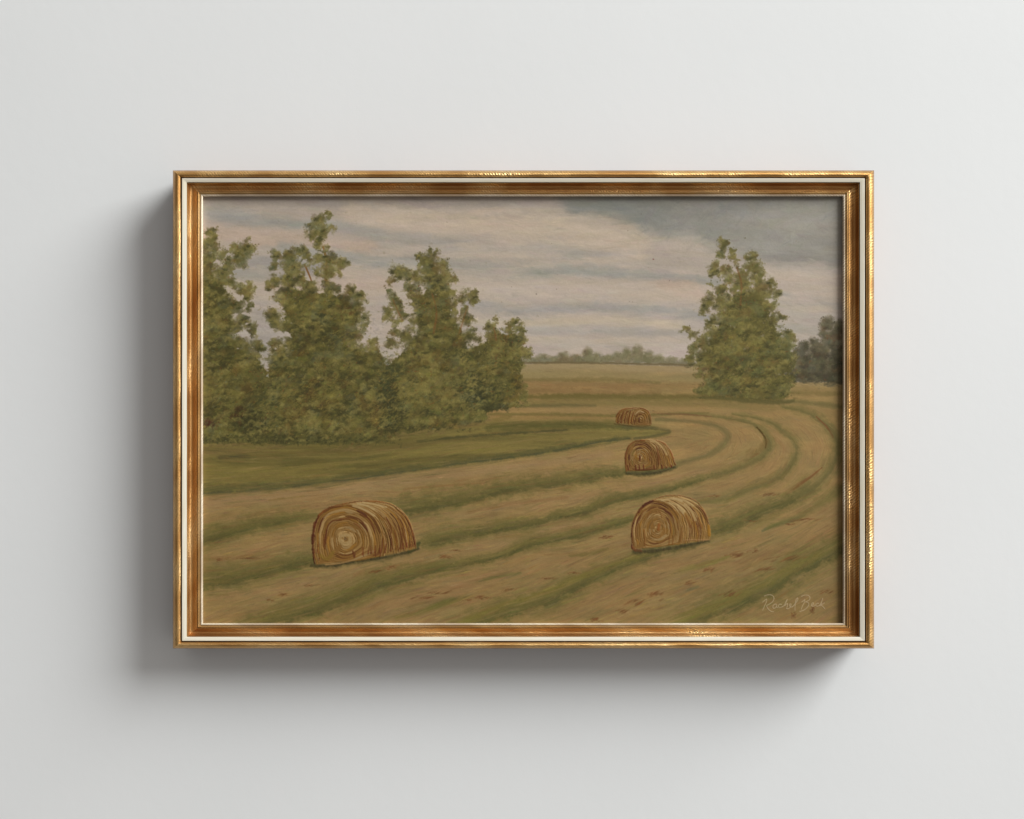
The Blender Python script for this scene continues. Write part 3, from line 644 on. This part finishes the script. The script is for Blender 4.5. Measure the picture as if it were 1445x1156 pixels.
# ------------------------------------------------------------------ hay bales
def line(pts, w, col, op=.85, h=.9, rag=.5):
    p = [(x, y, w) if len(q) == 2 else q for q in pts for x, y in [q[:2]]]
    band(p, col, op, .5, rag, step=2.0, h=h)
def outl(pts, col, op=.85, w=1.0, lin=line):
    s_ = spline(pts, 1.6); k_ = 0
    while k_ < len(s_) - 1:
        n_ = int(rng.uniform(3, 8)); q = s_[k_:k_ + n_ + 1]; k_ += n_ + (1 if rng.random() < .3 else 0)
        if len(q) < 2: continue
        ww = rng.uniform(.45, .95) * w
        lin([(x + rng.normal(0, .25), y + rng.normal(0, .25), max(.4, z * ww)) for x, y, z in q], 1, col * rng.uniform(.85, 1.2), op * rng.uniform(.65, 1))
def bale(face, back, c, loops, seed, tone=1.0, lw=1.0, cross=None):
    """face: open outline of the round end (from one foot over the top to the other foot); back: outline of the far end"""
    r = np.random.default_rng(seed)
    f = spline([(x, y, 0) for x, y in face], 1.5)[:, :2]; b = spline([(x, y, 0) for x, y in back], 1.5)[:, :2]
    def res(p, n):
        d = np.r_[0, np.cumsum(np.hypot(*np.diff(p, axis=0).T))]; t = np.linspace(0, d[-1], n)
        return np.c_[np.interp(t, d, p[:, 0]), np.interp(t, d, p[:, 1])]
    N = 60; f = res(f, N); b = res(b, N)
    L = max(10, abs(f[:, 0].max() - f[:, 0].min()))
    if cross is None: cross = 1 if b[:, 0].mean() > f[:, 0].mean() else -1
    # body
    top_f = np.argmin(f[:, 1]); top_b = np.argmin(b[:, 1])
    fr = f[top_f:] if cross > 0 else f[:top_f + 1][::-1]; bk = b[top_b:] if cross > 0 else b[:top_b + 1][::-1]
    fr = res(fr, 30); bk = res(bk, 30)
    hull = np.vstack([fr, bk[::-1]])
    m = blur(poly_mask(hull), .5); rgb[:] = rgb + (C(130,98,50) * tone - rgb) * m[..., None]
    tan = [C(144,112,64), C(160,130,84), C(122,86,38), C(134,94,36), C(136,102,54), C(98,58,24), C(76,38,18), C(112,90,40)]
    pw = np.array([.14, .05, .21, .18, .16, .16, .07, .03]); pw = pw / pw.sum()
    K = int(L * 1.2)
    for k in range(K * 3):
        t = r.random(); o = fr * (1 - t) + bk * t
        a = int(r.uniform(0, 22)); e = min(30, a + int(r.uniform(6, 16)))
        seg = o[a:e:2] + r.normal(0, .35, (len(o[a:e:2]), 2))
        if len(seg) < 2: continue
        cc = tan[r.choice(8, p=pw)] if a > 8 else tan[r.choice([0, 1, 1, 4, 2])]
        if a > 18 and r.random() < .35: cc = tan[r.choice([5, 6, 3])]
        ww = np.sin(np.linspace(.3, 2.9, len(seg))) * r.uniform(.4, .85) * lw
        line([(x, y, max(.3, q)) for (x, y), q in zip(seg, ww)], 1, cc * r.uniform(.9, 1.08) * tone, .8)
    # face
    fm = blur(poly_mask(f), .5); rgb[:] = rgb + (C(120,86,40) * tone - rgb) * fm[..., None]
    c = np.array(c, np.float32)
    for k in range(loops):
        t = 1 - (k + .5) / loops
        o = c + (f - c) * t
        o = np.vstack([o, [c + (f[-1] - c) * t * .98]])
        low = (f[0] * .5 + f[-1] * .5)
        bot = c + (low - c) * t
        o = np.vstack([o, np.linspace(o[-1], o[0], 12)[1:-1] + np.array([0, 1.0]) * (np.sin(np.linspace(.2, 2.9, 10)) * t * (1 - t) * L * .35)[:, None]])
        n = len(o); s = 0
        while s < n - 2:
            ln = int(r.uniform(6, 20)); seg = o[s:s + ln:2] + r.normal(0, .25, (len(o[s:s + ln:2]), 2)); s += int(ln * r.uniform(.55, .95))
            if len(seg) < 2: continue
            cc = tan[r.choice(8, p=pw)]
            if t < .45: cc = tan[r.choice([0, 1, 4, 1, 2, 3])]
            ww = np.sin(np.linspace(.3, 2.9, len(seg))) * r.uniform(.35, 1.0) * lw * (L / loops * .36)
            line([(x, y, max(.3, q)) for (x, y), q in zip(seg, ww)], 1, cc * r.uniform(.88, 1.06) * tone, .8)
    return f, b, fr, bk
DKB = C(78,36,16); MDB = C(104,60,24); LTB = C(172,146,100)
def shade(pts, w):
    band(pts, C(70,64,34), .6, .9, 1.6, h=.6, wscale=1.3); outl(pts, C(56,48,26), .55, .9)
shade([(440,798,2),(470,798,3),(500,792,2.6),(540,787,2.6),(575,779,2.6),(591,774,1.6)], 2); line([(578,778,3),(588,770,4),(592,766,2)], 2, C(64,62,30), .8)
f1 = bale([(446,797),(442,780),(441,760),(444,742),(450,727),(460,719),(474,714),(490,712),(505,716),(518,723),(530,735),(538,752),(541,770),(539,785)],
          [(470,712),(490,709),(515,707),(536,708),(553,712),(567,721),(577,734),(583,750),(587,768),(588,774)], (488,761), 16, 3)
outl([(444,795,1.6),(442,780,2.2),(441.5,760,2.4),(444,742,2.4),(450,727,1.8)], DKB, .9)
outl([(450,727,1.4),(462,718,1.4),(476,713,1.2),(492,710,1.1),(510,707.5,1.0),(534,708,1.2),(550,711,1.0)], MDB, .85)
outl([(490,713,1.2),(505,717,1.3),(518,724,1.4),(528,734,1.4)], C(96,58,24), .9)
outl([(550,711,.8),(566,720,.9),(578,737,.9),(583,756,1)], C(112,72,30), .85)
for sgm in ([(498,714),(510,718),(522,724),(528,728)], [(505,711),(518,714),(528,719)], [(512,709),(530,712),(545,716)]): line([(x, y, 1.3) for x, y in sgm], 1, LTB, .75)
for sgm in ([(460,752,1),(463,742,1.4),(470,735,1.4),(482,734,1)], [(459,775,.9),(459,762,1.2),(461,748,1.6)], [(508,726,1),(520,732,1.5),(527,744,1.6),(529,752,1)], [(494,728,.9),(506,732,1),(513,738,1)], [(513,772,.8),(513,785,.9)], [(530,770,.9),(530,785,1)], [(540,760,1.3),(539,775,1.8),(536,785,1.4)], [(545,730,1),(551,742,1.5),(553,752,1)], [(562,742,1),(566,756,1.2),(565,770,1),(562,778,.9)], [(567,745,.9),(571,760,1.3),(574,772,1.2)], [(584,760,1.2),(586,770,1.2)], [(498,778,1.6),(500,786,2)], [(552,765,.9),(554,775,1)], [(545,768,1.4),(543,780,1.6)]):
    line([(x, y, w * .7) for x, y, w in sgm], 1, C(86,44,18), .7)
for k_ in range(26):
    x_ = rng.uniform(500, 588); y_ = 786 - (x_ - 500) * .16
    line([(x_, y_ - rng.uniform(3, 12), .4), (x_ - .5, y_ - 1, rng.uniform(.5, 1))], 1, C(88,42,18) * rng.uniform(.8, 1.3), .6)
for k_ in range(16):
    x_ = rng.uniform(443, 452); y_ = rng.uniform(735, 792)
    line([(x_, y_ - rng.uniform(2, 7), .5), (x_, y_, .6)], 1, C(80,36,16) * rng.uniform(.8, 1.3), .55)
line([(480,762,3),(486,768,3.4),(494,764,3),(493,757,2.6),(487,754,2.2),(480,758,2)], 1, C(160,132,86), .8)
stroke(488, 761, .5, 6, 4.5, C(96,72,42), .9, h=.6)
line([(452,784,3),(462,789,3),(470,780,3)], 1, C(122,96,34), .6)
line([(460,797,1.2),(480,795,1),(500,790,1)], 1, C(146,112,66), .8)

shade([(896,778,3),(920,778,4),(950,773,3.4),(980,767,3),(1000,763,1.4)], 2)
f2 = bale([(894,775),(891,760),(891,742),(895,730),(903,718),(913,710),(923,706),(936,709),(948,717),(956,728),(960,742),(961,755),(959,768)],
          [(915,706),(930,703),(948,700),(960,701),(974,706),(986,713),(995,724),(1000,737),(1003,750),(1002,762)], (929,745), 14, 5, tone=1.0)
outl([(892,774,1.4),(891,756,1.2),(894,738,2),(900,724,1.8),(910,712,1.7),(922,706,1.6)], DKB, .85)
outl([(922,706,1),(934,701,1.2),(946,699,1.1),(962,700,.7),(976,704,.9),(986,710,1)], C(116,70,36), .75)
outl([(923,707,1),(936,710,1.2),(948,717,1.2),(955,727,1)], C(108,70,28), .85)
outl([(986,711,1),(994,722,1.2),(999,734,1.1)], C(116,76,30), .75)
for sgm in ([(934,706),(950,704),(962,708)], [(945,709),(958,714),(966,722)], [(950,703),(965,706),(978,714)], [(966,712),(976,722),(981,734)], [(957,716),(964,724)]): line([(x, y, 1.6) for x, y in sgm], 1, C(168,142,96), .7)
for sgm in ([(962,744,1),(961,756,1.6),(960,764,1.4)], [(945,758,1.4),(944,768,1.6)], [(950,756,1.3),(949,768,1.4)], [(909,748,1.2),(910,770,1.4)], [(903,735,1),(906,724,1.2),(912,718,1)], [(926,724,1),(931,722,.8),(934,730,1)], [(968,728,1.6),(974,744,2.2)], [(985,731,1.6),(990,745,2)], [(914,730,1),(918,722,1)]):
    line([(x, y, w * .75) for x, y, w in sgm], 1, C(112,70,28), .6)
line([(930,740,1.6),(929,747,2.4)], 1, C(128,76,30), .9)
line([(1000,742,1.6),(1001,755,2.2)], 1, C(148,102,28), .8)
outl([(892,772,1.6),(896,776,2.2),(905,777,2)], C(92,48,20), .75)
line([(966,762,.7),(985,762,.7),(999,762,.6)], 1, C(150,112,72), .7)

shade([(884,668,2),(910,669,2.2),(935,665,2),(952,659,1.6)], 2)
f3 = bale([(884,665),(882,650),(883,638),(888,628),(896,622),(905,621),(914,624),(922,631),(926,642),(928,653),(928,663)],
          [(900,621),(912,620),(920,620),(931,622),(940,628),(946,637),(950,648),(953,657)], (904,646), 10, 8, tone=.97, lw=.8)
outl([(884,665,1),(882.5,650,1.2),(884,637,1.4),(889,627,1.3),(898,622,1),(910,622,1)], C(96,54,22), .85)
outl([(926,622,.8),(938,626,.8),(946,636,1),(950,648,1.1),(953,656,1)], C(108,62,24), .85)
line([(926,630,.8),(929,643,1.4),(930,655,1.2)], 1, C(100,60,26), .8)
line([(918,623,1),(926,624,1.4),(935,632,1.3),(941,642,1)], 1, C(168,138,90), .8)
line([(903,644,1.2),(903,650,.8)], 1, C(78,34,14), .9)
for x in (886, 897, 902, 908, 923, 934, 940, 947): line([(x, 657 + rng.normal(0, 1), .8), (x + .6, 663 - .12 * max(0, x - 915), 1)], 1, C(84,38,16), .8)

line([(868,598,1.2),(885,600,1.2),(905,602,1),(918,600,.8)], 1, C(86,66,32), .6)
f4 = bale([(892,600),(891,592),(893,584),(897,579),(903,577.5),(910,578),(915,582),(918,589),(919,600)],
          [(869,597),(870,588),(874,581),(881,577),(892,576),(904,577)], (903,592), 5, 9, tone=.93, lw=.7, cross=-1)
outl([(869,596,.9),(870,588,.9),(874,581,.9),(881,577,.9),(894,576,.9),(906,576.5,.9),(914,580,.9),(918,588,1),(919,598,1)], C(98,52,20), .8)
for (a, b_) in ((872,585),(877,581),(882,580),(887,580),(891,582)): line([(a + 3, b_, .7), (a + .5, 590, .8), (a, 597, .8)], 1, C(92,48,18), .75)
line([(902,590,1),(902,595,1)], 1, C(70,30,12), .9)
line([(896,585,.8),(902,580,.9),(908,582,.8)], 1, C(165,136,96), .7)

# ------------------------------------------------------------------ signature, lower right
k = 110 / 1445.0
SIG = [[(175,150),(225,130),(290,125),(340,150),(355,200),(330,255),(270,300),(222,325),(230,360),(265,405),(310,435),(350,440)],
       [(145,262),(190,225),(218,205),(218,250),(190,310),(165,370),(145,410)],
       [(395,300),(360,305),(335,340),(340,372),(370,375),(400,345),(405,305),(402,350),(425,362)],
       [(495,305),(460,300),(435,330),(445,358),(480,358),(520,345)],
       [(520,345),(565,290),(600,215),(575,260),(552,330),(580,300),(608,290),(600,340),(590,385)],
       [(590,385),(630,380),(665,335),(675,300),(650,295),(645,335),(665,355),(700,345)],
       [(700,345),(750,290),(795,220),(795,185),(770,200),(752,270),(745,340),(745,412)],
       [(865,155),(920,132),(985,135),(1022,170),(1015,215),(970,245),(940,258),(990,270),(1000,310),(965,365),(910,410),(835,435)],
       [(870,262),(910,230),(928,215),(915,270),(880,340),(858,398)],
       [(1050,325),(1090,300),(1085,272),(1055,290),(1050,330),(1085,340),(1120,315)],
       [(1180,285),(1145,290),(1130,325),(1155,340),(1200,325)],
       [(1200,325),(1235,260),(1258,195),(1240,250),(1222,330)],
       [(1290,275),(1250,300),(1235,315),(1270,350),(1300,385)]]
SC = C(178,158,128)
for s_ in SIG:
    band([(1065 + x * k, 830 + y * k, .5) for x, y in s_], SC, .66, .5, .25, step=1.2, h=.9)

# ------------------------------------------------------------------ canvas weave and a touch of overall tooth
hgt += .12 * (vnoise(1.4, 1.4, 99) - .5) + .2 * (vnoise(5, 5, 98) - .5)
rgb *= (1 + .035 * (vnoise(1.6, 1.2, 97) - .5))[..., None]
rgb = np.clip(rgb, .01, .98)

# ================================================================= the framed picture
def at(px, py, h):
    """wall-plan millimetres as read off at the moulding's crest -> metres, kept on the same sight line at height h"""
    k = (CAMD + FRONT - h) / CAMD
    return ((px - 722.5) * MM * k, -h * MM, (578.0 - py) * MM * k)

OX0, OX1, OY0, OY1 = 244.0, 1233.4, 240.6, 915.2      # outside edge
IX0, IX1, IY0, IY1 = 286.6, 1189.0, 277.6, 879.4      # sight edge

root = bpy.data.objects.new("framed_painting", None); scene.collection.objects.link(root)
root.location = at((OX0 + OX1) / 2, OY1, 0)
root['label'] = "hay bale landscape painting in a gold and cream moulded frame, hung on the pale wall"
root['category'] = "painting"
bpy.context.view_layer.update()
RL = np.array(root.location)

TW = 42.4
# (distance from the outside edge, height above the wall); each run becomes one strip of the moulding
BEAD = [(0, 0), (0, 30), (0, 49), (.35, 52), (1.2, 54.8), (2.4, 57.2), (4, 59.2), (6, 60), (8, 59.5), (9.8, 58), (11.2, 55.8), (12, 53), (12.4, 51), (12.4, 48)]
STRIP = [(12.4, 48), (12.55, 57.2), (12.9, 57.8), (13.4, 57.8), (18.9, 56.4), (19.35, 55.7), (19.5, 49)]
COVE = [(19.5, 49), (19.6, 52.4), (20.2, 53.0), (21.0, 53.0), (21.6, 52.2), (21.8, 51.2), (22.3, 50.9), (23.0, 49.0), (24.0, 47.2), (25.2, 46.0), (26.6, 45.4), (28.0, 45.6), (30.0, 46.9), (32.0, 48.7), (33.3, 50.0), (34.0, 50.3), (34.3, 49.8), (34.5, 48.0)]
LIP = [(34.5, 47), (34.7, 49.6), (35.1, 50.4), (35.8, 50.7), (36.4, 50.4), (36.7, 49.6), (36.9, 48.6), (38.9, 47.9)]
EDGE = [(38.9, 46), (39.1, 48.8), (39.5, 49.4), (40.0, 49.4), (41.7, 48.3), (42.1, 47.7), (42.4, 46.0), (42.4, 36)]
_up = lambda P: [(u, h + 15 if h > 0 else 0) for u, h in P]
BACK = [(42.4, 36), (36, 36), (36, 0), (0, 0)]
BEAD, STRIP, COVE, LIP, EDGE, BACK = map(_up, (BEAD, STRIP, COVE, LIP, EDGE, BACK))

def rail_strip(side, prof, seg):
    """mitred strip: side 0 top, 1 right, 2 bottom, 3 left"""
    verts, uvs, faces = [], [], []
    for q, (u, h) in enumerate(prof):
        t = u / TW
        x0 = OX0 + (IX0 - OX0) * t; x1 = OX1 + (IX1 - OX1) * t; y0 = OY0 + (IY0 - OY0) * t; y1 = OY1 + (IY1 - OY1) * t
        a, b = {0: ((x0, y0), (x1, y0)), 1: ((x1, y0), (x1, y1)), 2: ((x1, y1), (x0, y1)), 3: ((x0, y1), (x0, y0))}[side]
        # the side below the crest is a true vertical wall, so it keeps the crest's plan position
        L = math.hypot(b[0] - a[0], b[1] - a[1])
        for k in range(seg + 1):
            f = k / seg; px = a[0] + (b[0] - a[0]) * f; py = a[1] + (b[1] - a[1]) * f
            hh = max(h, 64) if q <= 2 or h == 0 else h
            X, _, Z = at(px, py, hh)
            verts.append(tuple(np.array((X, -h * MM, Z)) - RL))
            uvs.append((f * L + side * 777 + (a[0] if side in (0, 2) else a[1]), u * 1.0))
    n = seg + 1
    for q in range(len(prof) - 1):
        for k in range(seg):
            faces.append((q * n + k, (q + 1) * n + k, (q + 1) * n + k + 1, q * n + k + 1))
    return verts, faces, uvs

def rail(side, label):
    seg = 24
    # the gilded body: bead, hollow and the timber behind them
    V, F, U, M = [], [], [], []
    for prof, mi in ((BEAD, 0), (COVE, 1), (BACK, 2)):
        v, f, u = rail_strip(side, prof, seg); o = len(V)
        V += v; U += u; F += [tuple(i + o for i in q) for q in f]
        for qi in range(len(prof) - 1):
            g = mi
            if mi == 0 and (qi < 3 or qi >= 10): g = 2
            if mi == 1 and (qi < 6): g = 2 if qi in (0, 1, 4, 5) else 1
            M += [g] * seg
    o = link_mesh("rail", V, F, None, root, True, U, [GILT, GILT_COVE, GROUND], M)
    o['label'] = label
    v, f, u = rail_strip(side, STRIP, seg); link_mesh("cream_strip", v, f, CREAM, o, True, u)
    v, f, u = rail_strip(side, LIP, seg); mi = []
    for qi in range(len(LIP) - 1): mi += [1 if qi in (0, 5) else 0] * seg
    link_mesh("inner_bead", v, f, None, o, True, u, [GILT_LIP, GROUND], mi)
    v, f, u = rail_strip(side, EDGE, seg); link_mesh("sight_edge", v, f, LIPWHITE, o, True, u)
    for ob in [o] + list(o.children):
        me = ob.data
        me.set_sharp_from_angle(angle=math.radians(50))
    return o
rail(0, "top rail of the frame"); rail(1, "right rail of the frame"); rail(2, "bottom rail of the frame"); rail(3, "left rail of the frame")

# the canvas: one relief sheet carrying the paint, its sides turned back over the stretcher
CH = 57.0
def s2l(c): return np.where(c <= .04045, c / 12.92, ((c + .055) / 1.055) ** 2.4)
GAIN = 1.09
lin = s2l(rgb).astype(np.float32) * GAIN
kx = (CAMD + FRONT - CH) / CAMD
X = (GX - 722.5) * MM * kx - RL[0]; Z = (578.0 - GY) * MM * kx - RL[2]
Y = -(CH + .38 * (hgt - .4)) * MM - RL[1]
co = np.stack([X, Y, Z], -1).reshape(-1, 3).astype(np.float32)
nv = PW * PH
idx = np.arange(nv, dtype=np.int32).reshape(PH, PW)
quads = np.stack([idx[:-1, :-1], idx[1:, :-1], idx[1:, 1:], idx[:-1, 1:]], -1).reshape(-1, 4)
border = np.concatenate([idx[0, :-1], idx[:-1, -1], idx[-1, :0:-1], idx[:0:-1, 0]])
bco = co[border].copy(); bco[:, 1] = -(CH - 20) * MM - RL[1]
nb = len(border); bi = np.arange(nb, dtype=np.int32) + nv
skirt = np.stack([border, np.roll(border, -1), np.roll(bi, -1), bi], -1)
co = np.vstack([co, bco]); faces = np.vstack([quads, skirt]).astype(np.int32)
colr = np.vstack([lin.reshape(-1, 3), np.full((nb, 3), .55, np.float32)])
me = bpy.data.meshes.new("canvas")
me.vertices.add(len(co)); me.vertices.foreach_set("co", co.ravel())
me.loops.add(faces.size); me.loops.foreach_set("vertex_index", faces.ravel())
me.polygons.add(len(faces)); me.polygons.foreach_set("loop_start", np.arange(0, faces.size, 4, dtype=np.int32))
me.polygons.foreach_set("use_smooth", np.ones(len(faces), bool))
me.update(calc_edges=True)
ca = me.color_attributes.new("oil_paint", 'FLOAT_COLOR', 'POINT')
ca.data.foreach_set("color", np.hstack([colr, np.ones((len(colr), 1), np.float32)]).ravel())
m, nt, b = new_mat("oil_paint_on_canvas")
at_n = N(nt, "ShaderNodeVertexColor"); at_n.layer_name = "oil_paint"
nt.links.new(at_n.outputs[0], b.inputs["Base Color"]); b.inputs["Roughness"].default_value = .55; b.inputs["Specular IOR Level"].default_value = .22
tc = N(nt, "ShaderNodeTexCoord"); gn = noise(nt, tc.outputs["Object"], 900, 3, .6)
bp = N(nt, "ShaderNodeBump"); bp.inputs["Strength"].default_value = .15; bp.inputs["Distance"].default_value = .0003
nt.links.new(gn.outputs[0], bp.inputs["Height"]); nt.links.new(bp.outputs[0], b.inputs["Normal"])
me.materials.append(m)
canvas = bpy.data.objects.new("canvas", me); scene.collection.objects.link(canvas); canvas.parent = root
canvas['label'] = "oil painting of round hay bales, curving mown rows and leafy trees, signed lower right"
